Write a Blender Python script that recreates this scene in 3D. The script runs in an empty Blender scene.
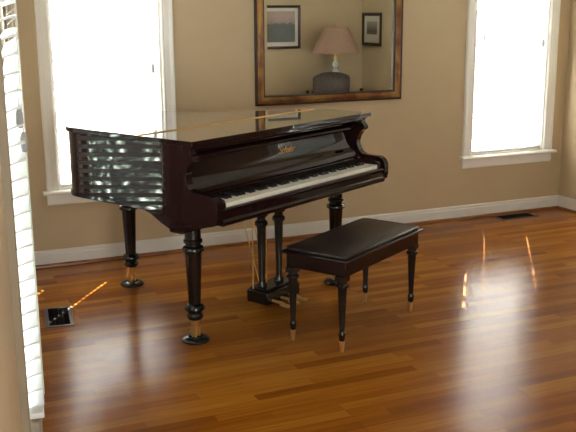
import bpy, bmesh, math, random
from mathutils import Vector, Matrix
random.seed(7)
PI = math.pi
R = math.radians
scn = bpy.context.scene
COL = scn.collection

# ------------------------------------------------------------------ helpers
def tag(o, label=None, cat=None, group=None, kind=None):
    if label: o['label'] = label
    if cat: o['category'] = cat
    if group: o['group'] = group
    if kind: o['kind'] = kind
    return o

def empty(name, loc=(0, 0, 0), rz=0, parent=None):
    o = bpy.data.objects.new(name, None)
    o.empty_display_size = .1
    COL.objects.link(o)
    o.location = loc
    o.rotation_euler = (0, 0, rz)
    if parent: o.parent = parent
    return o

def obj(name, bm, mat, parent=None, smooth=False, bevel=0, loc=None, segs=2):
    me = bpy.data.meshes.new(name)
    bmesh.ops.recalc_face_normals(bm, faces=bm.faces)
    bm.to_mesh(me); bm.free()
    o = bpy.data.objects.new(name, me)
    COL.objects.link(o)
    for m in (mat if isinstance(mat, (list, tuple)) else [mat]):
        me.materials.append(m)
    if smooth:
        for p in me.polygons: p.use_smooth = True
        try: me.set_sharp_from_angle(angle=R(38))
        except Exception: pass
    if bevel:
        b = o.modifiers.new('bevel', 'BEVEL'); b.width = bevel; b.segments = segs
        b.limit_method = 'ANGLE'; b.angle_limit = R(35)
        if not smooth:
            for p in me.polygons: p.use_smooth = True
            try: me.set_sharp_from_angle(angle=R(30))
            except Exception: pass
    if parent: o.parent = parent
    if loc is not None: o.location = loc
    return o

def copy_tree(o, parent=None):
    c = o.copy(); COL.objects.link(c); c.parent = parent
    for ch in list(o.children): copy_tree(ch, c)
    return c

def box(bm, x0, x1, y0, y1, z0, z1, mi=0):
    v = [bm.verts.new(p) for p in ((x0,y0,z0),(x1,y0,z0),(x1,y1,z0),(x0,y1,z0),(x0,y0,z1),(x1,y0,z1),(x1,y1,z1),(x0,y1,z1))]
    for f in ((0,3,2,1),(4,5,6,7),(0,1,5,4),(1,2,6,5),(2,3,7,6),(3,0,4,7)):
        fc = bm.faces.new([v[i] for i in f]); fc.material_index = mi
    return v

def boxbm(*a):
    bm = bmesh.new(); box(bm, *a); return bm

def prism(bm, pts, z0, z1, axis='z', mi=0, side=None):
    """extrude a 2-D outline; axis z: pts=(x,y); axis x: pts=(y,z); axis y: pts=(x,z)"""
    def P(a, b, t):
        return {'z': (a, b, t), 'x': (t, a, b), 'y': (a, t, b)}[axis]
    lo = [bm.verts.new(P(a, b, z0)) for a, b in pts]
    hi = [bm.verts.new(P(a, b, z1)) for a, b in pts]
    n = len(pts)
    f = [bm.faces.new(lo[::-1]), bm.faces.new(hi)]
    for i in range(n):
        f.append(bm.faces.new((lo[i], lo[(i+1) % n], hi[(i+1) % n], hi[i])))
    for q in f: q.material_index = mi
    if side is not None:
        for q in f[2:]: q.material_index = side

def lathe(bm, prof, cx=0, cy=0, seg=28, m=None, mi=0):
    rings = []
    for r, z in prof:
        ring = []
        for k in range(seg):
            a = 2*PI*k/seg
            v = Vector((cx + r*math.cos(a), cy + r*math.sin(a), z))
            if m: v = m @ v
            ring.append(bm.verts.new(v))
        rings.append(ring)
    for a, b in zip(rings, rings[1:]):
        for k in range(seg):
            f = bm.faces.new((a[k], a[(k+1) % seg], b[(k+1) % seg], b[k])); f.material_index = mi
    f = bm.faces.new(rings[0][::-1]); f.material_index = mi
    f = bm.faces.new(rings[-1]); f.material_index = mi

def tube(bm, pts, r, seg=10):
    pts = [Vector(p) for p in pts]
    rings = []
    for i, p in enumerate(pts):
        t = (pts[min(i+1, len(pts)-1)] - pts[max(i-1, 0)]).normalized()
        a = Vector((0, 0, 1)) if abs(t.z) < .9 else Vector((1, 0, 0))
        u = t.cross(a).normalized(); w = t.cross(u)
        rings.append([bm.verts.new(p + r*(math.cos(2*PI*k/seg)*u + math.sin(2*PI*k/seg)*w)) for k in range(seg)])
    for a, b in zip(rings, rings[1:]):
        for k in range(seg):
            bm.faces.new((a[k], a[(k+1) % seg], b[(k+1) % seg], b[k]))
    bm.faces.new(rings[0][::-1]); bm.faces.new(rings[-1])

def spline(pts, n=8, closed=False):
    out = []
    P = [Vector(p) for p in pts]; N = len(P)
    for i in range(N if closed else N-1):
        p0 = P[(i-1) % N] if closed or i > 0 else P[0]
        p1 = P[i]; p2 = P[(i+1) % N]
        p3 = P[(i+2) % N] if closed or i+2 < N else P[-1]
        for k in range(n):
            t = k/n
            out.append(.5*((2*p1) + (-p0+p2)*t + (2*p0-5*p1+4*p2-p3)*t*t + (-p0+3*p1-3*p2+p3)*t**3))
    if not closed: out.append(P[-1])
    return [tuple(v) for v in out]

def frame_sweep(bm, x0, x1, z0, z1, prof, y=0, sides=4, mi=None):
    """prof = [(inset from the outer edge, depth toward the room)], mitred; room is at -y"""
    loops = []
    for ins, dep in prof:
        if sides == 4:
            c = [(x0+ins, z0+ins), (x0+ins, z1-ins), (x1-ins, z1-ins), (x1-ins, z0+ins)]
        else:
            c = [(x0+ins, z0), (x0+ins, z1-ins), (x1-ins, z1-ins), (x1-ins, z0)]
        loops.append([bm.verts.new((a, y-dep, b)) for a, b in c])
    n = len(loops)
    for i in range(n):
        a, b = loops[i], loops[(i+1) % n]
        for k in range(4 if sides == 4 else 3):
            f = bm.faces.new((a[k], a[(k+1) % 4], b[(k+1) % 4], b[k]))
            if mi: f.material_index = mi[i]
    if sides == 3:
        bm.faces.new([l[0] for l in loops]); bm.faces.new([l[3] for l in loops][::-1])

# ------------------------------------------------------------------ materials
def mat(name):
    m = bpy.data.materials.new(name); m.use_nodes = True
    nt = m.node_tree
    b = nt.nodes['Principled BSDF']
    return m, nt, b

def N(nt, t, **kw):
    n = nt.nodes.new(t)
    for k, v in kw.items():
        if k.startswith('_'): setattr(n, k[1:], v)
        else: n.inputs[k.replace('__', ' ')].default_value = v
    return n

def setp(b, color=None, rough=None, metal=None, spec=None, coat=None, coat_rough=None, ior=None, sub=None):
    if color: b.inputs['Base Color'].default_value = (*color, 1)
    if rough is not None: b.inputs['Roughness'].default_value = rough
    if metal is not None: b.inputs['Metallic'].default_value = metal
    if spec is not None: b.inputs['Specular IOR Level'].default_value = spec
    if coat is not None: b.inputs['Coat Weight'].default_value = coat
    if coat_rough is not None: b.inputs['Coat Roughness'].default_value = coat_rough
    if ior is not None: b.inputs['IOR'].default_value = ior

def noisy(name, c1, c2, scale=8, rough=.5, metal=0, bump=0, bscale=200, stretch=(1, 1, 1), **kw):
    m, nt, b = mat(name)
    tc = N(nt, 'ShaderNodeTexCoord'); mp = N(nt, 'ShaderNodeMapping'); mp.inputs['Scale'].default_value = stretch
    nt.links.new(tc.outputs['Object'], mp.inputs['Vector'])
    nz = N(nt, 'ShaderNodeTexNoise', Scale=scale, Detail=5)
    nt.links.new(mp.outputs[0], nz.inputs['Vector'])
    cr = N(nt, 'ShaderNodeValToRGB')
    cr.color_ramp.elements[0].color = (*c1, 1); cr.color_ramp.elements[1].color = (*c2, 1)
    cr.color_ramp.elements[0].position = .35; cr.color_ramp.elements[1].position = .65
    nt.links.new(nz.outputs['Fac'], cr.inputs['Fac']); nt.links.new(cr.outputs[0], b.inputs['Base Color'])
    setp(b, rough=rough, metal=metal, **kw)
    if bump:
        n2 = N(nt, 'ShaderNodeTexNoise', Scale=bscale, Detail=3)
        nt.links.new(mp.outputs[0], n2.inputs['Vector'])
        bp = N(nt, 'ShaderNodeBump', Strength=bump, Distance=.002)
        nt.links.new(n2.outputs['Fac'], bp.inputs['Height']); nt.links.new(bp.outputs[0], b.inputs['Normal'])
    return m

WALL_C1, WALL_C2 = (.52, .41, .265), (.545, .43, .28)
m_wall = noisy('beige_wall_paint', WALL_C1, WALL_C2, 3, .62, bump=.12, bscale=260)
m_ceil = noisy('ceiling_paint', (.74, .72, .68), (.78, .76, .72), 3, .8)
m_trim = noisy('white_trim_paint', (.70, .69, .67), (.74, .73, .71), 6, .35)
m_winpaint = noisy('white_window_paint', (.86, .85, .83), (.89, .88, .86), 6, .35)
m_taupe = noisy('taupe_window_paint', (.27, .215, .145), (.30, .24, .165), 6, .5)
m_piano = noisy('ebony_lacquer', (.010, .0035, .004), (.016, .0055, .006), 5, .03, stretch=(1, 1, 8), spec=.30)
m_pianotop = noisy('ebony_lacquer_lid', (.018, .008, .007), (.028, .012, .010), 5, .07, stretch=(1, 8, 1), spec=.8, coat=1, coat_rough=.02)
m_black = noisy('black_lacquer', (.006, .005, .005), (.010, .008, .008), 6, .18, spec=.6)
m_ivory = noisy('white_key_plastic', (.80, .77, .70), (.84, .81, .74), 20, .22)
m_ebonykey = noisy('black_key_plastic', (.008, .008, .008), (.012, .011, .011), 20, .25)
m_brass = noisy('polished_brass', (.66, .40, .12), (.74, .47, .17), 30, .28, .72)
m_gold = noisy('gold_lettering', (.50, .25, .06), (.58, .3, .08), 30, .4, .6)
m_felt = noisy('red_felt', (.10, .01, .01), (.14, .015, .015), 80, .95)
m_benchwood = noisy('dark_bench_wood', (.008, .003, .003), (.014, .005, .005), 5, .22, stretch=(8, 1, 1), spec=.35)
m_leather = noisy('dark_bench_cushion', (.009, .004, .005), (.015, .007, .007), 30, .32, bump=.3, bscale=350)
m_slat = noisy('white_blind_slat', (.76, .76, .76), (.80, .80, .80), 15, .4)
m_cord = noisy('white_blind_cord', (.62, .61, .58), (.7, .69, .66), 30, .8)
m_tassel = noisy('grey_cord_tassel', (.30, .31, .32), (.36, .37, .38), 30, .5)
m_frame_gold = noisy('antiqued_gold_frame', (.34, .18, .05), (.14, .04, .017), 9, .38, .35, bump=.5, bscale=60)
m_frame_dark = noisy('dark_frame_edge', (.02, .011, .007), (.035, .018, .01), 14, .4)
m_picframe = noisy('dark_wood_picture_frame', (.03, .012, .006), (.05, .02, .01), 14, .4)
m_matboard = noisy('cream_mat_board', (.68, .66, .6), (.74, .72, .66), 10, .8)
m_shade = noisy('pink_fabric_shade', (.36, .225, .17), (.40, .25, .19), 40, .9, bump=.4, bscale=300)
m_lampglass = noisy('cut_glass_lamp_base', (.5, .52, .5), (.8, .8, .78), 40, .12, spec=.8)
m_uphol = noisy('grey_mauve_upholstery', (.072, .060, .055), (.11, .092, .085), 60, .9, bump=.4, bscale=300)
m_table = noisy('walnut_table', (.05, .02, .01), (.08, .035, .015), 8, .3, stretch=(1, 8, 1))
m_vent = noisy('brown_metal_register', (.07, .04, .025), (.09, .055, .035), 30, .6, 0)
m_ventdark = noisy('dark_vent_opening', (.006, .005, .005), (.01, .009, .008), 30, .95, spec=.1)
m_shoe = noisy('oak_shoe_moulding', (.20, .065, .018), (.27, .09, .026), 12, .3, stretch=(1, 6, 6))

# oak strip floor, boards run along X
def floor_material():
    m, nt, b = mat('oak_strip_floor')
    L = nt.links.new
    tc = N(nt, 'ShaderNodeTexCoord')
    br = N(nt, 'ShaderNodeTexBrick', Scale=1.0)
    br.inputs['Color1'].default_value = (0, 0, 0, 1); br.inputs['Color2'].default_value = (1, 1, 1, 1)
    br.inputs['Mortar'].default_value = (.5, .5, .5, 1)
    br.inputs['Mortar Size'].default_value = .0004; br.inputs['Mortar Smooth'].default_value = .4
    br.inputs['Brick Width'].default_value = .78; br.inputs['Row Height'].default_value = .058
    br.offset = .37; br.offset_frequency = 3; br.squash = 1.35; br.squash_frequency = 4
    L(tc.outputs['Object'], br.inputs['Vector'])
    ramp = N(nt, 'ShaderNodeValToRGB')
    e = ramp.color_ramp.elements
    e[0].position = 0; e[0].color = (.245, .070, .006, 1)
    e[1].position = 1; e[1].color = (.43, .170, .018, 1)
    x = e.new(.35); x.color = (.315, .100, .009, 1)
    x = e.new(.7); x.color = (.36, .127, .013, 1)
    L(br.outputs['Color'], ramp.inputs['Fac'])
    mp = N(nt, 'ShaderNodeMapping'); mp.inputs['Scale'].default_value = (1.6, 38, 1)
    L(tc.outputs['Object'], mp.inputs['Vector'])
    gr = N(nt, 'ShaderNodeTexNoise', Scale=1.6, Detail=6, Roughness=.65)
    L(mp.outputs[0], gr.inputs['Vector'])
    g2 = N(nt, 'ShaderNodeValToRGB')
    g2.color_ramp.elements[0].position = .35; g2.color_ramp.elements[0].color = (.68, .62, .56, 1)
    g2.color_ramp.elements[1].position = .6; g2.color_ramp.elements[1].color = (1, 1, 1, 1)
    L(gr.outputs['Fac'], g2.inputs['Fac'])
    mx = N(nt, 'ShaderNodeMix', _data_type='RGBA', _blend_type='MULTIPLY'); mx.inputs[0].default_value = .8
    L(ramp.outputs[0], mx.inputs[6]); L(g2.outputs[0], mx.inputs[7])
    sm = N(nt, 'ShaderNodeMix', _data_type='RGBA', _blend_type='MIX')
    L(br.outputs['Fac'], sm.inputs[0]); L(mx.outputs[2], sm.inputs[6]); sm.inputs[7].default_value = (.14, .04, .008, 1)
    L(sm.outputs[2], b.inputs['Base Color'])
    rn = N(nt, 'ShaderNodeTexNoise', Scale=5, Detail=4)
    L(mp.outputs[0], rn.inputs['Vector'])
    rr = N(nt, 'ShaderNodeMapRange'); rr.inputs['To Min'].default_value = .16; rr.inputs['To Max'].default_value = .24
    L(rn.outputs['Fac'], rr.inputs['Value']); L(rr.outputs[0], b.inputs['Roughness'])
    setp(b, spec=.13)
    bn = N(nt, 'ShaderNodeTexNoise', Scale=7, Detail=2); L(tc.outputs['Object'], bn.inputs['Vector'])
    b1 = N(nt, 'ShaderNodeBump', Strength=.03, Distance=.02); L(bn.outputs['Fac'], b1.inputs['Height'])
    b2 = N(nt, 'ShaderNodeBump', Strength=.1, Distance=.001, _invert=True); L(br.outputs['Fac'], b2.inputs['Height'])
    L(b1.outputs[0], b2.inputs['Normal']); L(b2.outputs[0], b.inputs['Normal'])
    return m
m_floor = floor_material()

def glass_material():
    m = bpy.data.materials.new('window_glass'); m.use_nodes = True
    nt = m.node_tree; nt.nodes.clear()
    out = N(nt, 'ShaderNodeOutputMaterial'); tr = N(nt, 'ShaderNodeBsdfTransparent'); gl = N(nt, 'ShaderNodeBsdfGlossy', Roughness=.0)
    mx = N(nt, 'ShaderNodeMixShader', Fac=.04)
    tr.inputs[0].default_value = (.96, .98, .97, 1)
    nt.links.new(tr.outputs[0], mx.inputs[1]); nt.links.new(gl.outputs[0], mx.inputs[2])
    nt.links.new(mx.outputs[0], out.inputs[0])
    return m
m_glass = glass_material()
m_picglass = None
def picture_material(kind):
    """painted surface with a glossy glazing coat"""
    m, nt, b = mat('picture_' + kind)
    L = nt.links.new
    tc = N(nt, 'ShaderNodeTexCoord')
    sp = N(nt, 'ShaderNodeSeparateXYZ'); L(tc.outputs['Generated'], sp.inputs[0])
    nz = N(nt, 'ShaderNodeTexNoise', Scale=6, Detail=6); L(tc.outputs['Generated'], nz.inputs['Vector'])
    ad = N(nt, 'ShaderNodeMath', _operation='MULTIPLY_ADD'); ad.inputs[1].default_value = .35
    L(nz.outputs['Fac'], ad.inputs[0]); L(sp.outputs['Z'], ad.inputs[2])
    cr = N(nt, 'ShaderNodeValToRGB'); e = cr.color_ramp.elements
    if kind == 'landscape':
        e[0].position = 0; e[0].color = (.10, .10, .11, 1)
        e[1].position = 1; e[1].color = (.36, .25, .22, 1)
        for p, c in ((.35, (.05, .055, .05)), (.75, (.035, .045, .035)), (.82, (.26, .18, .165))):
            x = e.new(p); x.color = (*c, 1)
    else:
        e[0].position = 0; e[0].color = (.16, .15, .12, 1)
        e[1].position = 1; e[1].color = (.30, .30, .29, 1)
        for p, c in ((.45, (.06, .055, .045)), (.7, (.18, .16, .13))):
            x = e.new(p); x.color = (*c, 1)
    L(ad.outputs[0], cr.inputs['Fac']); L(cr.outputs[0], b.inputs['Base Color'])
    setp(b, rough=.5, coat=.9, coat_rough=.01)
    return m
m_land = picture_material('landscape'); m_sketch = picture_material('sketch')
m_matglaze = noisy('glazed_mat_board', (.60, .585, .54), (.64, .625, .58), 10, .6, coat=.9, coat_rough=.01)
m_mirror, nt, b = mat('mirror_silver'); setp(b, (.93, .95, .92), .0, 1)

# ------------------------------------------------------------------ camera
cam_d = bpy.data.cameras.new('camera'); cam = bpy.data.objects.new('camera', cam_d); COL.objects.link(cam)
scn.camera = cam
YAW, PITCH, ROLL, CY, CH = 0.411958473, 0.227812725, -0.00584913413, -5.66762863, 1.6
fwd = Vector((math.sin(YAW)*math.cos(PITCH), math.cos(YAW)*math.cos(PITCH), -math.sin(PITCH)))
rt = Vector((math.cos(YAW), -math.sin(YAW), 0)); up = rt.cross(fwd)
r2 = math.cos(ROLL)*rt + math.sin(ROLL)*up; u2 = -math.sin(ROLL)*rt + math.cos(ROLL)*up
Mx = Matrix((r2, u2, -fwd)).transposed().to_4x4(); Mx.translation = (0, CY, CH)
cam.matrix_world = Mx
cam_d.sensor_width = 36; cam_d.lens = 888.66/576*36; cam_d.clip_start = .02

# ------------------------------------------------------------------ room
XR, H = 4.908, 2.7
AL = R(7.1); dL = Vector((math.sin(AL), math.cos(AL), 0)); nL = Vector((-dL.y, dL.x, 0)); OFF = .067
def LP(s, o=OFF): v = Vector((0, CY, 0)) + dL*s + nL*o; return (v.x, v.y)
S_END = (0 - LP(0)[1]) / dL.y
pc = LP(S_END); pb = LP(-1.35)
def S(name, bm, m, **k):
    o = obj(name, bm, m, **k); return tag(o, kind='structure')
bm = bmesh.new()
prism(bm, [(pc[0]-.0, .16), pc, pb, (pb[0], -7.15), (3.35, -7.15), (3.35, -3.6), (XR+.16, -3.6), (XR+.16, .16)], -.12, 0); S('floor', bm, m_floor)
bm = bmesh.new()
prism(bm, [(pc[0]-.3, .16), (pb[0]-.4, -7.15), (3.35, -7.15), (3.35, -3.6), (XR+.16, -3.6), (XR+.16, .16)], H, H+.1); S('ceiling', bm, m_ceil)

def wall(name, loc, rz, L0, L1, openings, th=.16):
    """local x along wall, +y outside; openings (x0,x1,z0,z1)"""
    bm = bmesh.new()
    xs = sorted({L0, L1, *[a for o in openings for a in o[:2]]}); zs = sorted({0, H, *[a for o in openings for a in o[2:]]})
    for i in range(len(xs)-1):
        for j in range(len(zs)-1):
            cx, cz = (xs[i]+xs[i+1])/2, (zs[j]+zs[j+1])/2
            if any(o[0] < cx < o[1] and o[2] < cz < o[3] for o in openings): continue
            box(bm, xs[i], xs[i+1], 0, th, zs[j], zs[j+1])
    bmesh.ops.remove_doubles(bm, verts=bm.verts, dist=1e-5)
    # drop the inner faces two cells share
    seen = {}
    for f in bm.faces:
        k = tuple(round(c, 4) for c in f.calc_center_median()); seen.setdefault(k, []).append(f)
    bmesh.ops.delete(bm, geom=[f for v in seen.values() if len(v) > 1 for f in v], context='FACES_ONLY')
    return S(name, bm, m_wall, loc=loc) if rz == 0 else _rot(S(name, bm, m_wall, loc=loc), rz)
def _rot(o, rz): o.rotation_euler = (0, 0, rz); return o

SILL, TOP = .4925, 2.12
RZL = PI/2 - AL
locL = (*LP(0), 0)
W1 = (.89, 1.59); W2 = (4.02, 4.71); W3 = (2.47, 3.75); W6 = (4.20, 4.735); W4 = (.95, 2.05)
wall('wall_back', (0, 0, 0), 0, pc[0]-.02, XR, [(*W1, SILL, TOP), (*W2, SILL, TOP)])
wall('wall_left', locL, RZL, -1.35, S_END, [(*W3, .44, TOP), (*W6, .44, TOP)])
wall('wall_right', (XR, 0, 0), -PI/2, -.16, 3.45, [(*W4, SILL, TOP)])
wall('wall_nook', (0, -3.45, 0), PI, -XR-.16, -3.2, [])
wall('wall_hall', (3.2, -3.45-.16, 0), -PI/2, 0, 3.4, [])
wall('wall_rear', (0, -7.0, 0), PI, -3.2, .3, [(-1.55, -.05, .1, 2.4)])

def baseboard(name, loc, rz, a, b, shoe=True):
    bm = bmesh.new()
    prism(bm, [(0, 0), (0, .106), (-.006, .106), (-.011, .098), (-.012, .084), (-.015, .078), (-.015, 0)], a, b, 'x')
    o = _rot(S(name, bm, m_trim, loc=loc), rz)
    bm = bmesh.new()
    prism(bm, [(-.015, 0), (-.015, .019), (-.020, .018), (-.027, .011), (-.030, 0)], a, b, 'x')
    _rot(S('trim_'+name.split('_')[1], bm, m_shoe, loc=loc), rz)
baseboard('baseboard_back', (0, 0, 0), 0, pc[0]+.0, XR)
baseboard('baseboard_left', locL, RZL, -1.3, S_END)
baseboard('baseboard_right', (XR, 0, 0), -PI/2, 0, 3.45)
baseboard('baseboard_nook', (0, -3.45, 0), PI, -XR, -3.2)

CASE = [(0, 0), (0, .020), (.010, .024), (.020, .020), (.030, .016), (.062, .014), (.068, .018), (.076, .016), (.080, .010), (.080, 0)]
def window(name, loc, rz, a, b, z0, z1, mull=None, mid=None, m_trim=m_winpaint):
    w = empty(name, loc, rz); tag(w, kind='structure')
    bm = bmesh.new(); frame_sweep(bm, a-.08, b+.08, z0, z1+.08, CASE, 0, 3); obj('casing', bm, m_trim, w)
    bm = bmesh.new()      # stool with horns
    prism(bm, [(-.052, z0-.004), (-.056, z0-.012), (-.052, z0-.022), (0, z0-.022), (.0, z0), (-.046, z0)], a-.105, b+.105, 'x')
    obj('sill', bm, m_trim, w)
    bm = bmesh.new(); prism(bm, [(0, z0-.095), (-.010, z0-.095), (-.016, z0-.085), (-.016, z0-.022), (0, z0-.022)], a-.08, b+.08, 'x')
    obj('apron', bm, m_trim, w)
    bm = bmesh.new()      # jamb lining
    t = .012
    box(bm, a, a+t, 0, .15, z0, z1); box(bm, b-t, b, 0, .15, z0, z1); box(bm, a+t, b-t, 0, .15, z1-t, z1); box(bm, a+t, b-t, 0, .15, z0, z0+t)
    obj('jamb', bm, m_trim, w)
    bays = [(a+t, b-t)] if not mull else [(a+t, mull-.04), (mull+.04, b-t)]
    if mull: obj('mullion', boxbm(mull-.04, mull+.04, 0, .15, z0+t, z1-t), m_trim, w)
    zm = (z0+z1)/2 if mid is None else mid
    for x0, x1 in bays:
        for q, (s0, s1, y) in enumerate(((z0+t, zm+.018, .085), (zm-.018, z1-t, .115))):
            bm = bmesh.new(); f = .038
            box(bm, x0, x0+f, y, y+.028, s0, s1); box(bm, x1-f, x1, y, y+.028, s0, s1)
            box(bm, x0+f, x1-f, y, y+.028, s0, s0+f); box(bm, x0+f, x1-f, y, y+.028, s1-f, s1)
            sa = obj('sash', bm, m_trim, w)
            bm = bmesh.new(); box(bm, x0+f, x1-f, y+.012, y+.015, s0+f, s1-f)
            obj('pane', bm, m_glass, sa)
    return w
window('window_1', (0, 0, 0), 0, *W1, SILL, TOP, mid=1.36)
window('window_2', (0, 0, 0), 0, *W2, SILL, TOP, mid=1.36)
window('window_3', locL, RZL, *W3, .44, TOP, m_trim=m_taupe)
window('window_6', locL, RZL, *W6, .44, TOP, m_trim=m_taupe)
window('window_4', (XR, 0, 0), -PI/2, *W4, SILL, TOP, mull=1.5)
window('added_window_5', (0, -7.0, 0), PI, -1.55, -.05, .1, 2.4, mull=-.8)  # unseen window, added to bring extra light in from behind the camera

# ------------------------------------------------------------------ blinds
def blind(label, loc, rz, a, b, z0, z1, yc, tilt, pitch, sw, cords, holes=False, gap=None, tassels=(), th=.0028, hole_share=1.0, hh=.0050, d=.0055):
    w = empty('venetian_blind', loc, rz); tag(w, label, 'blind')
    bm = bmesh.new()
    ct, st = math.cos(tilt), math.sin(tilt)
    n = int((z1-.05-z0-.03)/pitch)
    for i in range(n):
        zc = z0+.04+i*pitch
        jit = random.uniform(-.03, .03)
        ct, st = math.cos(tilt+jit), math.sin(tilt+jit)
        a2 = a + (gap[1] if gap and zc > gap[0] and i % 6 not in (2, 3) else 0)
        def strip(x0, x1, u0, u1):
            v = []
            for (x, u, t) in ((x0,u0,0),(x1,u0,0),(x1,u1,0),(x0,u1,0),(x0,u0,th),(x1,u0,th),(x1,u1,th),(x0,u1,th)):
                bow = .0016*(1-(2*u/sw)**2)
                tt = t+bow
                v.append(bm.verts.new((x, yc+u*ct+tt*st, zc-u*st+tt*ct)))
            for f in ((0,3,2,1),(4,5,6,7),(0,1,5,4),(1,2,6,5),(2,3,7,6),(3,0,4,7)): bm.faces.new([v[k] for k in f])
        h = sw/2
        if holes:
            strip(a2, b, -h, -d); strip(a2, b, d, h)
            xs = [a2] + [q for c in cords if random.random() < hole_share for q in (c-hh, c+hh)] + [b]
            for k in range(0, len(xs), 2): strip(xs[k], xs[k+1], -d, d)
        else:
            strip(a2, b, -h, 0); strip(a2, b, 0, h)
    obj('slats', bm, m_slat, w)
    obj('bottom_rail', boxbm(a, b, yc-.022, yc+.022, z0+.004, z0+.022), m_slat, w, bevel=.003)
    obj('head_rail', boxbm(a, b, yc-.028, yc+.028, z1-.05, z1-.012), m_slat, w, bevel=.003)
    for c in cords:
        bm = bmesh.new()
        for s in (-1, 1): tube(bm, [(c, yc+s*(sw/2+.002)*math.cos(tilt), z0+.02), (c, yc+s*(sw/2+.002)*math.cos(tilt), z1-.03)], .0011, 5)
        obj('ladder_cord', bm, m_cord, w)
    for x, z, y in tassels:
        bm = bmesh.new(); tube(bm, [(x, y, z), (x, y, z1-.04)], .001, 5); tc = obj('pull_cord', bm, m_cord, w)
        bm = bmesh.new(); lathe(bm, [(.003, z+.004), (.006, z), (.0095, z-.012), (.0105, z-.035), (.009, z-.048), (.004, z-.052)], x, y, 14)
        obj('tassel', bm, m_tassel, tc, smooth=True)
    return w
t_ = R(18)
blind('white venetian blind in the back wall window behind the piano', (0,0,0), 0, W1[0]+.015, W1[1]-.015, SILL+.008, TOP-.01, .035, t_, .0445, .05, (1.07, 1.44), True, hh=.008, d=.006, tassels=((1.53, 1.26, -.005),))
blind('white venetian blind in the window near the right corner of the room', (0,0,0), 0, W2[0]+.020, W2[1]-.015, SILL+.008, TOP-.01, .035, t_, .0395, .05, (4.20, 4.57), True, hole_share=.55, gap=(1.26, .033), tassels=((4.10, 1.42, -.005), (4.655, 1.36, -.005)))
blind('near white venetian blind on the left wall, at the left picture edge', locL, RZL, W3[0]+.015, W3[1]-.015, .446, TOP-.01, -.041, R(16), .0475, .05, (2.62, 3.6), False, tassels=((2.50, 1.345, -.055), (2.53, 1.275, -.062)), th=.0052)
blind('farther white venetian blind on the left wall, reflected in the side of the piano', locL, RZL, W6[0]+.012, W6[1]-.012, .446, TOP-.01, -.041, R(36), .0445, .05, (4.30, 4.63), False)
blind('white venetian blind on the right wall, seen only in the mirrored picture glass', (XR,0,0), -PI/2, W4[0]+.015, W4[1]-.015, SILL+.008, TOP-.01, .035, R(66), .0445, .05, (1.12, 1.88), False)

# ------------------------------------------------------------------ piano
PR = R(28.2); PO = (1.244, -1.669, 0)
P = empty('grand_piano', PO, PR)
tag(P, 'dark glossy baby grand piano with closed lid and open keyboard', 'piano')
U0, U1 = -.125, 1.325      # outer faces of the case

out = [(1.322, .06), (1.315, .10), (1.27, .19), (1.17, .28), (1.05, .37), (.93, .50), (.82, .65), (.72, .82), (.60, .97), (.46, 1.055), (.32, 1.06), (.18, 1.00), (.05, .91), (-.06, .82), (-.112, .74), (-.121, .64)]
sp = spline([(x, y, 0) for x, y in out], 5)
rim_out = [(x, y) for x, y, z in sp] + [(-.121, .4), (-.121, .075)]
bm = bmesh.new(); prism(bm, rim_out, .672, 1.0)
rim = obj('case_rim', bm, m_piano, P, bevel=.004)
bm = bmesh.new()           # lower moulding of the rim
def grow(pts, g):
    cx = sum(p[0] for p in pts)/len(pts); cy = sum(p[1] for p in pts)/len(pts)
    o = []
    n = len(pts)
    for i, p in enumerate(pts):
        a = Vector(pts[i-1]); c = Vector(pts[(i+1) % n]); t = (c-a).normalized(); nrm = Vector((t.y, -t.x))
        if nrm.dot(Vector((p[0]-cx, p[1]-cy))) < 0: nrm = -nrm
        o.append((p[0]+nrm.x*g, p[1]+nrm.y*g))
    return o
body = [p for p in rim_out if p[1] > .07]
g = grow(body, .006); g[0] = (g[0][0], .06); g[-1] = (-.127, .06)
prism(bm, g, .664, .690)
obj('base_moulding', bm, m_piano, rim, bevel=.004)

# arms with the ogee scroll profile (v, z)
arm_top = spline([(0, -.138, 1.000), (0, -.120, .985), (0, -.122, .965), (0, -.138, .948), (0, -.135, .930), (0, -.112, .912), (0, -.093, .880), (0, -.088, .845), (0, -.104, .808), (0, -.130, .789), (0, -.187, .784), (0, -.240, .780), (0, -.268, .762), (0, -.280, .735), (0, -.280, .690), (0, -.272, .655)], 4)
prof = [(y, z) for _, y, z in arm_top] + [(-.10, .64), (.085, .655), (.085, 1.0)]
for u0 in (U0, U1-.042):
    bm = bmesh.new(); prism(bm, prof, u0, u0+.042, 'x')
    arm = obj('arm', bm, m_piano, P, bevel=.004)
    s = 1 if u0 < 0 else -1
    xo = u0 if u0 < 0 else u0+.042
    # raised pilaster where the arm meets the rim
    obj('pilaster', boxbm(xo-.003 if s > 0 else xo-.004, xo+.004 if s > 0 else xo+.003, .058, .080, .668, .996), m_piano, arm, bevel=.003)
    # key block at the end of the keyboard
    xi0, xi1 = (u0+.042, -.046) if u0 < 0 else (1.241, u0)
    bm = bmesh.new()
    prism(bm, [(-.266, .66), (-.266, .742), (-.256, .757), (-.235, .763), (-.13, .765), (-.12, .775), (-.10, .775), (-.10, .66)], xi0, xi1, 'x')
    obj('key_block', bm, m_piano, P, bevel=.005)
# key bed, key slip with mouldings
xa, xb = U0+.042, U1-.042
obj('key_bed', boxbm(xa, xb, -.262, .07, .640, .690), m_piano, P, bevel=.003)
bm = bmesh.new()
prism(bm, [(-.262, .640), (-.276, .640), (-.284, .648), (-.284, .660), (-.276, .667), (-.273, .672), (-.273, .700), (-.279, .706), (-.279, .716), (-.273, .722), (-.262, .722)], xa, xb, 'x')
obj('key_slip', bm, m_piano, P, bevel=.0015)
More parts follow.
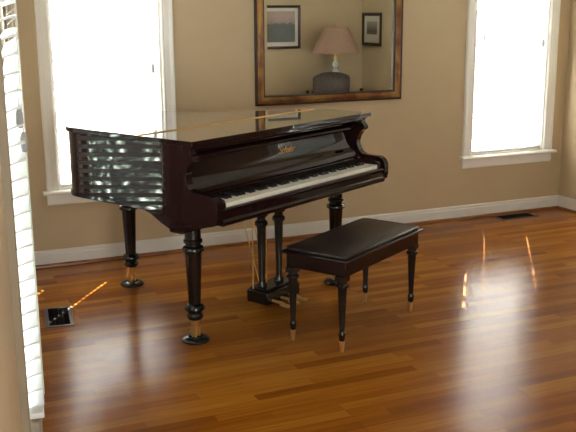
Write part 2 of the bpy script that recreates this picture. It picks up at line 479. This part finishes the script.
# fallboard, curved, with the music-desk rail above it
fb = spline([(0, -.098, .748), (0, -.102, .775), (0, -.090, .800), (0, -.066, .830), (0, -.050, .870), (0, -.046, .925)], 5)
bm = bmesh.new(); prism(bm, [(y, z) for _, y, z in fb] + [(-.02, .925), (-.02, .748)], xa, xb, 'x')
fall = obj('fallboard', bm, m_piano, P, smooth=True)
bm = bmesh.new(); prism(bm, [(-.104, .745), (-.110, .752), (-.110, .762), (-.102, .768), (-.09, .768), (-.09, .745)], xa, xb, 'x')
obj('fallboard_edge', bm, m_piano, fall, bevel=.002)
bm = bmesh.new(); box(bm, xa, xb, -.1, -.03, .736, .744); obj('felt_strip', bm, m_felt, fall)
# front rail below the lid, with raised panel edge
bm = bmesh.new()
prism(bm, [(-.03, .925), (-.075, .925), (-.086, .932), (-.086, .945), (-.078, .952), (-.06, .957), (-.06, .972), (-.12, .978), (-.128, .984), (-.128, 1.0), (-.03, 1.0)], xa, xb, 'x')
obj('front_rail', bm, m_piano, P, bevel=.002)
# lid in two leaves
def clip(poly, v, keep_above):
    res = []
    n = len(poly)
    for i in range(n):
        a, b = poly[i], poly[(i+1) % n]
        ia, ib = (a[1] >= v) == keep_above, (b[1] >= v) == keep_above
        if ia: res.append(a)
        if ia != ib:
            t = (v-a[1])/(b[1]-a[1]); res.append((a[0]+t*(b[0]-a[0]), v))
    return res
lid_o = grow(rim_out, .014)
lid_o[0] = (1.338, .06); lid_o[-1] = (-.139, .06)
lid_o = [(1.338, -.150), (1.338, .02)] + lid_o[1:-1] + [(-.139, .06), (-.139, -.150)]
VH = .205
bm = bmesh.new(); prism(bm, clip(lid_o, VH+.0015, True), 1.001, 1.025, side=1); lid = obj('lid', bm, [m_pianotop, m_piano], P, bevel=.003)
bm = bmesh.new(); prism(bm, clip(lid_o, VH-.0015, False), 1.001, 1.025, side=1); flap = obj('lid_flap', bm, [m_pianotop, m_piano], P, bevel=.003)
bm = bmesh.new(); box(bm, -.137, 1.262, VH-.009, VH+.009, 1.0245, 1.0262); tube(bm, [(-.137, VH, 1.0272), (1.262, VH, 1.0272)], .0026, 8)
tag(obj('hinge', bm, m_brass, lid), 'brass piano hinge')
# keys
kw = 1.275/52
bmk = bmesh.new(); box(bmk, .0006, kw-.0006, -.262, -.10, .722, .742); 
k0 = obj('white_key', bmk, m_ivory, P, bevel=.0015)
k0.location = (-.04, 0, 0)
for i in range(1, 52):
    k = k0.copy(); COL.objects.link(k); k.parent = P; k.location = (-.04+i*kw, 0, 0)
bmk = bmesh.new()
prism(bmk, [(-.204, .742), (-.198, .754), (-.192, .756), (-.100, .756), (-.100, .742)], -.0062, .0062, 'x')
b0 = None
for i in range(51):
    if i % 7 in (0, 2, 3, 5, 6):       # A-sharp, C-sharp, D-sharp, F-sharp, G-sharp
        x = -.04+(i+1)*kw
        # keyboard starts on A: white order A B C D E F G
    else: continue
    if b0 is None:
        b0 = obj('black_key', bmk, m_ebonykey, P, bevel=.001); b0.location = (x, 0, 0)
    else:
        k = b0.copy(); COL.objects.link(k); k.parent = P; k.location = (x, 0, 0)
# maker's name in gilt script on the fallboard
cu = bpy.data.curves.new('logo', 'FONT'); cu.body = 'Schafer'; cu.size = .050; cu.shear = .55; cu.extrude = .0006; cu.align_x = 'CENTER'; cu.space_character = .92
to = bpy.data.objects.new('tmp', cu); COL.objects.link(to)
dg = bpy.context.evaluated_depsgraph_get()
me = bpy.data.meshes.new_from_object(to.evaluated_get(dg)); bpy.data.objects.remove(to)
me.materials.clear(); me.materials.append(m_gold)
lg = bpy.data.objects.new('maker_lettering', me); COL.objects.link(lg); lg.parent = fall
lg.location = (.67, -.0535, .866); lg.rotation_euler = (R(86), 0, 0)
tag(lg, 'gilt script maker name')

# legs
def leg_at(u, v, top):
    bm = bmesh.new()
    lathe(bm, [(.034, .118), (.040, .126), (.042, .138), (.034, .150), (.036, .158), (.049, .168), (.050, .178), (.043, .190), (.030, .198), (.031, .215),
               (.041, .455), (.043, .462), (.054, .468), (.055, .480), (.050, .488), (.038, .494), (.038, .502), (.046, .508), (.047, .520), (.040, .528), (.040, top)], u, v, 32)
    lg = obj('leg', bm, m_black, P, smooth=True)
    bm = bmesh.new(); lathe(bm, [(.014, .062), (.017, .070), (.020, .112), (.024, .119)], u, v, 20)
    # caster fork
    box(bm, u-.014, u-.010, v-.018, v+.018, .028, .075); box(bm, u+.010, u+.014, v-.018, v+.018, .028, .075)
    tag(obj('ferrule', bm, m_brass, lg, smooth=True), 'brass ferrule and caster fork')
    bm = bmesh.new()
    M = Matrix.Translation((u, v+.012, .041)) @ Matrix.Rotation(PI/2, 4, 'Y')
    lathe(bm, [(.015, -.009), (.021, -.007), (.021, .007), (.015, .009)], 0, 0, 20, M)
    tag(obj('caster_wheel', bm, m_brass, lg, smooth=True), 'brass caster wheel')
    return lg
leg_at(0, 0, .60); leg_at(1.2, 0, .60); leg_at(.44, .95, .672)
# carved brackets over the front legs
for u in (0, 1.2):
    c = spline([(0, .21, .655), (0, .17, .645), (0, .125, .622), (0, .08, .602), (0, .045, .588), (0, .04, .575), (0, -.04, .575), (0, -.045, .590), (0, -.10, .603), (0, -.17, .622), (0, -.245, .642)], 4)
    pts = [(y, z) for _, y, z in c] + [(-.245, .652), (.21, .665)]
    if u == 0: x0, x1 = -.110, .075
    else: x0, x1 = 1.125, 1.310
    bm = bmesh.new(); prism(bm, pts, x0, x1, 'x'); obj('leg_bracket', bm, m_piano, P, bevel=.006)
obj('leg_plate', boxbm(.36, .52, .87, 1.03, .640, .675), m_piano, P, bevel=.006)

# pedal lyre
bm = bmesh.new(); box(bm, .555, .845, -.005, .145, .030, .105); lyre = obj('pedal_box', bm, m_black, P, bevel=.008)
bm = bmesh.new(); box(bm, .57, .83, .01, .13, .105, .118); obj('box_moulding', bm, m_black, lyre, bevel=.004)
for u in (.60, .75):
    bm = bmesh.new()
    lathe(bm, [(.026, .115), (.027, .13), (.019, .145), (.017, .155), (.024, .44), (.026, .46), (.036, .470), (.036, .485), (.024, .497), (.024, .51), (.036, .52), (.040, .535), (.028, .55), (.028, .645)], u, .07, 24)
    obj('lyre_post', bm, m_black, lyre, smooth=True)
obj('lyre_top', boxbm(.55, .80, .02, .12, .60, .645), m_black, lyre, bevel=.005)
for u in (.60, .675, .75):
    bm = bmesh.new()
    pts = [(u, -.002, .052), (u, -.05, .052), (u, -.085, .046), (u, -.10, .040)]
    tube(bm, pts, .008, 10)
    prism(bm, [(u-.009, -.06), (u+.009, -.06), (u+.017, -.105), (u+.012, -.125), (u-.012, -.125), (u-.017, -.105)], .036, .046)
    tag(obj('pedal', bm, m_brass, lyre, smooth=True), 'brass pedal')
for u, v0, v1, du in ((.56, .10, .10, 0), (.64, .12, .30, 0), (.675, .10, .10, 0), (.70, .12, .30, .03), (.79, .12, .12, 0)):
    bm = bmesh.new(); tube(bm, [(u, v0, .11), (u+du, v1, .672)], .0032, 8)
    tag(obj('pedal_rod', bm, m_brass, lyre, smooth=True), 'thin brass rod')

# caster cups
def to_world(u, v): return (PO[0]+u*math.cos(PR)-v*math.sin(PR), PO[1]+u*math.sin(PR)+v*math.cos(PR), 0)
cups = [((0, 0), 'black round caster cup under the front left piano leg, nearest of the three'),
        ((1.2, 0), 'black round caster cup under the front right piano leg, behind the bench'),
        ((.44, .95), 'black round caster cup under the piano tail leg near the back wall')]
c0 = None
for (u, v), lb in cups:
    if c0 is None:
        bm = bmesh.new(); lathe(bm, [(.060, 0), (.069, .006), (.069, .014), (.060, .022), (.048, .027), (.036, .028), (.032, .019), (.006, .018)], 0, 0, 32)
        c = c0 = obj('caster_cup', bm, m_black, smooth=True)
    else: c = c0.copy(); COL.objects.link(c)
    c.location = to_world(u, v); tag(c, lb, 'caster cup', 'caster cups under the piano legs')

# ------------------------------------------------------------------ bench
BR = R(31.3); BO = (2.068, -1.790, 0)
B = empty('piano_bench', BO, BR)
tag(B, 'dark wooden piano bench with padded top on four brass-tipped legs', 'bench')
hl, hw = .392, .190
bm = bmesh.new()
box(bm, -.372, .372, -.170, .170, .378, .448)
obj('apron', bm, m_benchwood, B, bevel=.004)
obj('lid_board', boxbm(-hl, hl, -hw, hw, .448, .464), m_benchwood, B, bevel=.006)
bm = bmesh.new()
def rrect(a, b, r, n=6):
    p = []
    for cx, cy, s in ((a-r, b-r, 0), (-a+r, b-r, 1), (-a+r, -b+r, 2), (a-r, -b+r, 3)):
        for k in range(n+1):
            t = (s + k/n)*PI/2; p.append((cx+r*math.cos(t), cy+r*math.sin(t)))
    return p
loops = []
for (a, b_, z) in ((.372, .172, .464), (.378, .178, .470), (.377, .177, .477), (.366, .166, .482), (.354, .154, .479), (.344, .144, .481), (.25, .09, .486)):
    loops.append([bm.verts.new((x, y, z)) for x, y in rrect(a, b_, .03)])
for l0, l1 in zip(loops, loops[1:]):
    n = len(l0)
    for k in range(n): bm.faces.new((l0[k], l0[(k+1) % n], l1[(k+1) % n], l1[k]))
bm.faces.new(loops[0][::-1]); bm.faces.new(loops[-1])
obj('cushion', bm, m_leather, B, smooth=True)
for sx in (-1, 1):
    for sy in (-1, 1):
        x, y = sx*.355, sy*.142
        bm = bmesh.new()
        box(bm, x-.026, x+.026, y-.026, y+.026, .355, .380)
        lathe(bm, [(.0125, .055), (.014, .060), (.0165, .085), (.0165, .092), (.013, .097), (.0125, .105), (.0225, .315), (.024, .322), (.032, .328), (.032, .337), (.024, .343), (.024, .356)], x, y, 24)
        lg = obj('leg', bm, m_black, B, smooth=True)
        bm = bmesh.new(); lathe(bm, [(.0085, 0), (.0095, .004), (.0125, .050), (.0135, .056)], x, y, 18)
        tag(obj('ferrule', bm, m_brass, lg, smooth=True), 'brass foot ferrule')

# ------------------------------------------------------------------ mirror
MX0, MX1, MZ0, MZ1 = 2.236, 3.372, .962, 1.83
W = empty('wall_mirror', ((MX0+MX1)/2, 0, MZ0)); cx = (MX0+MX1)/2
tag(W, 'large wall mirror in an antique gold and red-brown frame above the piano', 'mirror')
bm = bmesh.new()
prof = [(0, .002), (0, .030), (.004, .034), (.009, .032), (.013, .028), (.022, .036), (.036, .040), (.050, .034), (.056, .026), (.060, .028), (.064, .026), (.067, .018), (.067, .002)]
mi = [1, 1, 1, 1, 0, 0, 0, 0, 1, 1, 1, 1, 1]
frame_sweep(bm, MX0-cx, MX1-cx, 0, MZ1-MZ0, prof, 0, 4, mi)
obj('frame', bm, [m_frame_gold, m_frame_dark], W, smooth=True)
bm = bmesh.new()
a, b_, c, d = MX0-cx+.066, MX1-cx-.066, .066, MZ1-MZ0-.066
def ring(i, y): return [bm.verts.new(q) for q in ((a+i, y, c+i), (b_-i, y, c+i), (b_-i, y, d-i), (a+i, y, d-i))]
l0, l1 = ring(0, -.0105), ring(.024, -.0116)
for k in range(4): bm.faces.new((l0[k], l0[(k+1) % 4], l1[(k+1) % 4], l1[k]))
bm.faces.new(l1)
lb = ring(0, -.004)
for k in range(4): bm.faces.new((lb[k], lb[(k+1) % 4], l0[(k+1) % 4], l0[k]))
bm.faces.new(lb[::-1])
obj('mirror_glass', bm, m_mirror, W)

# ------------------------------------------------------------------ floor registers
def vent(label, loc, rz, L, Wd):
    v = empty('floor_register', loc, rz); tag(v, label, 'floor vent')
    bm = bmesh.new()
    f = .022
    prof = [(0, 0), (.002, .004), (f-.004, .005), (f, .003), (f, 0)]
    lo = []
    for ins, z in prof: lo.append([bm.verts.new(q) for q in ((-L/2+ins, -Wd/2+ins, z), (L/2-ins, -Wd/2+ins, z), (L/2-ins, Wd/2-ins, z), (-L/2+ins, Wd/2-ins, z))])
    for i in range(5):
        for k in range(4): bm.faces.new((lo[i][k], lo[i][(k+1) % 4], lo[(i+1) % 5][(k+1) % 4], lo[(i+1) % 5][k]))
    obj('frame', bm, m_vent, v)
    obj('backing', boxbm(-L/2+f, L/2-f, -Wd/2+f, Wd/2-f, .0002, .0010), m_ventdark, v)
    bm = bmesh.new(); n = int((L-2*f)/.012)
    for i in range(n):
        x = -L/2+f+(i+.5)*(L-2*f)/n; box(bm, x-.0012, x+.0012, -Wd/2+f, Wd/2-f, .0010, .0030)
    for y in (-.022, 0, .022): box(bm, -L/2+f, L/2-f, y-.002, y+.002, .0010, .0032)
    obj('grille', bm, m_ventdark, v)
vent('brown metal floor vent in the foreground floor beside the left blind', (.683, -1.020, 0), RZL, .325, .150)
vent('dark floor vent close to the back wall under the right window', (4.385, -.118, 0), 0, .34, .15)

# ------------------------------------------------------------------ things seen in the mirror
def picture(name, label, loc, rz, w, h, fw, mw, mart, mat_bottom=0):
    p = empty(name, loc, rz); tag(p, label, 'picture')
    bm = bmesh.new(); frame_sweep(bm, -w/2, w/2, 0, h, [(0, .001), (0, .018), (.005, .022), (fw-.006, .016), (fw, .010), (fw, .001)])
    obj('frame', bm, m_picframe, p)
    obj('mat_board', boxbm(-w/2+fw, w/2-fw, -.006, -.001, fw, h-fw), m_matglaze, p)
    i = fw+mw
    obj('print', boxbm(-w/2+i, w/2-i, -.0072, -.006, i+mat_bottom, h-i), mart, p)
picture('framed_picture', 'large framed landscape with pink sky, left picture in the mirror', (3.845, -3.45, 1.185), PI, .57, .465, .028, .035, m_land, .01)
picture('framed_picture', 'small narrow framed print in a cream mat, right picture in the mirror', (XR, -3.215, 1.205), -PI/2, .42, .36, .035, .06, m_sketch, .03)
# side table, lamp, chair
tb = empty('side_table', (4.42, -3.13, 0)); tag(tb, 'walnut side table under the lamp, behind the chair', 'table')
obj('tabletop', boxbm(-.30, .30, -.21, .21, .695, .72), m_table, tb, bevel=.004)
obj('apron', boxbm(-.27, .27, -.18, .18, .62, .695), m_table, tb)
for sx in (-1, 1):
    for sy in (-1, 1):
        bm = bmesh.new(); lathe(bm, [(.012, 0), (.022, .62)], sx*.25, sy*.16, 12); obj('leg', bm, m_table, tb, smooth=True)
lp = empty('table_lamp', (4.412, -3.13, .72)); tag(lp, 'pink-shaded table lamp with a cut glass base, reflected in the mirror', 'lamp')
bm = bmesh.new(); lathe(bm, [(.065, 0), (.068, .01), (.05, .022), (.028, .04), (.03, .06), (.055, .10), (.065, .15), (.055, .20), (.028, .24), (.022, .26), (.034, .28), (.036, .31), (.022, .33), (.016, .345)], 0, 0, 16)
obj('base', bm, m_lampglass, lp)
bm = bmesh.new(); lathe(bm, [(.017, .345), (.02, .35), (.02, .39), (.012, .40), (.004, .405), (.004, .70), (.010, .705), (.006, .725)], 0, 0, 14)
obj('stem', bm, m_brass, lp, smooth=True)
bm = bmesh.new()
seg = 40
rr = [[bm.verts.new((r*math.cos(2*PI*k/seg), r*math.sin(2*PI*k/seg), z)) for k in range(seg)] for r, z in ((.262, .425), (.133, .692), (.130, .692), (.259, .425))]
for i in range(4):
    for k in range(seg): bm.faces.new((rr[i][k], rr[i][(k+1) % seg], rr[(i+1) % 4][(k+1) % seg], rr[(i+1) % 4][k]))
sh = obj('lamp_shade', bm, m_shade, lp, smooth=True)
bm = bmesh.new()
for k in range(3):
    a_ = 2*PI*k/3; tube(bm, [(0, 0, .69), (.13*math.cos(a_), .13*math.sin(a_), .69)], .002, 6)
obj('shade_spider', bm, m_brass, sh)

ch = empty('side_chair', (4.215, -2.64, 0), PI); tag(ch, 'grey-mauve upholstered chair with arched back, reflected in the mirror', 'chair')
bm = bmesh.new()
top = [(-.205, .46), (-.208, .90), (-.19, .925), (-.10, .955), (0, .965), (.10, .955), (.19, .925), (.208, .90), (.205, .46)]
prism(bm, top, .16, .23, 'y'); obj('backrest', bm, m_uphol, ch, bevel=.02, segs=3)
obj('seat', boxbm(-.22, .22, -.24, .20, .40, .48), m_uphol, ch, bevel=.025, segs=3)
for sx in (-1, 1):
    for sy in (-1, 1):
        bm = bmesh.new(); lathe(bm, [(.014, 0), (.022, .40)], sx*.19, sy*.17, 12); obj('leg', bm, m_table, ch, smooth=True)

# ------------------------------------------------------------------ light
w = bpy.data.worlds.new('world'); scn.world = w; w.use_nodes = True
nt = w.node_tree; nt.nodes.clear(); L = nt.links.new
out_ = N(nt, 'ShaderNodeOutputWorld'); bg = N(nt, 'ShaderNodeBackground')
tc = N(nt, 'ShaderNodeTexCoord'); sp_ = N(nt, 'ShaderNodeSeparateXYZ'); L(tc.outputs['Generated'], sp_.inputs[0])
def mr_(src, a, b, t0=0, t1=1):
    m = N(nt, 'ShaderNodeMapRange'); m.inputs['From Min'].default_value = a; m.inputs['From Max'].default_value = b
    m.inputs['To Min'].default_value = t0; m.inputs['To Max'].default_value = t1
    L(src, m.inputs['Value']); return m.outputs[0]
def mix_(f, a, b):
    m = N(nt, 'ShaderNodeMix', _data_type='RGBA'); L(f, m.inputs[0])
    for i, q in ((6, a), (7, b)):
        if isinstance(q, tuple): m.inputs[i].default_value = (*q, 1)
        else: L(q, m.inputs[i])
    return m.outputs[2]
# trees and lawn around the house: shady garden on the left, open sunny yard behind the back wall
nz = N(nt, 'ShaderNodeTexNoise', Scale=150, Detail=3, Roughness=.7); L(tc.outputs['Generated'], nz.inputs['Vector'])
tr = N(nt, 'ShaderNodeValToRGB'); e = tr.color_ramp.elements
e[0].position = .44; e[0].color = (.035, .045, .06, 1); e[1].position = .66; e[1].color = (1.0, 1.0, .95, 1)
x = e.new(.54); x.color = (.07, .11, .10, 1); x = e.new(.60); x.color = (.35, .50, .34, 1)
L(nz.outputs['Fac'], tr.inputs['Fac'])
sky = mix_(sp_.outputs['Z'], (1.0, .99, .97), (.72, .84, 1.0))
woods = mix_(mr_(sp_.outputs['Z'], .50, .75), tr.outputs[0], sky)
open_ = mix_(mr_(sp_.outputs['Z'], .0, .15), (1.0, .98, .93), sky)
back_ = mr_(sp_.outputs['Y'], .45, .6); rear_ = mr_(sp_.outputs['Y'], -.45, -.6)
col_ = mix_(rear_, mix_(back_, woods, open_), (1.0, .97, .92))
L(col_, bg.inputs['Color'])
def lerp_(f, a, b):
    m = N(nt, 'ShaderNodeMix', _data_type='FLOAT'); L(f, m.inputs[0])
    for i, q in ((2, a), (3, b)):
        if isinstance(q, (int, float)): m.inputs[i].default_value = q
        else: L(q, m.inputs[i])
    return m.outputs[0]
SKY_SIDE, SKY_BACK, SKY_REAR = 3.2, 2.4, 5.5
sunny_ = mr_(sp_.outputs['X'], .30, .62, SKY_BACK, SKY_BACK*2.8)
L(lerp_(rear_, lerp_(back_, mr_(nz.outputs['Fac'], .56, .62, SKY_SIDE, SKY_SIDE*12), sunny_), SKY_REAR), bg.inputs['Strength'])
L(bg.outputs[0], out_.inputs[0])

sd = bpy.data.lights.new('sun', 'SUN'); sd.energy = 52; sd.angle = R(.2); sd.color = (1, .93, .82)
so = bpy.data.objects.new('sun', sd); COL.objects.link(so)
dv = Vector((-.585, -.81, -.87)).normalized()
so.rotation_euler = dv.to_track_quat('-Z', 'Y').to_euler()

for n_, x_, z_, sx_, sz_ in (('added_window_portal', .8, 1.25, 1.5, 2.3),):
    pd = bpy.data.lights.new(n_, 'AREA'); pd.shape = 'RECTANGLE'; pd.size = sx_; pd.size_y = sz_; pd.cycles.is_portal = True
    po = bpy.data.objects.new(n_, pd); COL.objects.link(po); po.location = (x_, -7.2, z_); po.rotation_euler = (PI/2, 0, 0)
scn.view_settings.view_transform = 'Standard'; scn.view_settings.look = 'None'
scn.view_settings.exposure = 1.2; scn.view_settings.gamma = 1
cy = scn.cycles
cy.use_denoising = True; cy.denoiser = 'OPENIMAGEDENOISE'
cy.max_bounces = 10; cy.diffuse_bounces = 6; cy.glossy_bounces = 6; cy.transparent_max_bounces = 12
cy.sample_clamp_indirect = 12; cy.caustics_reflective = False; cy.caustics_refractive = False
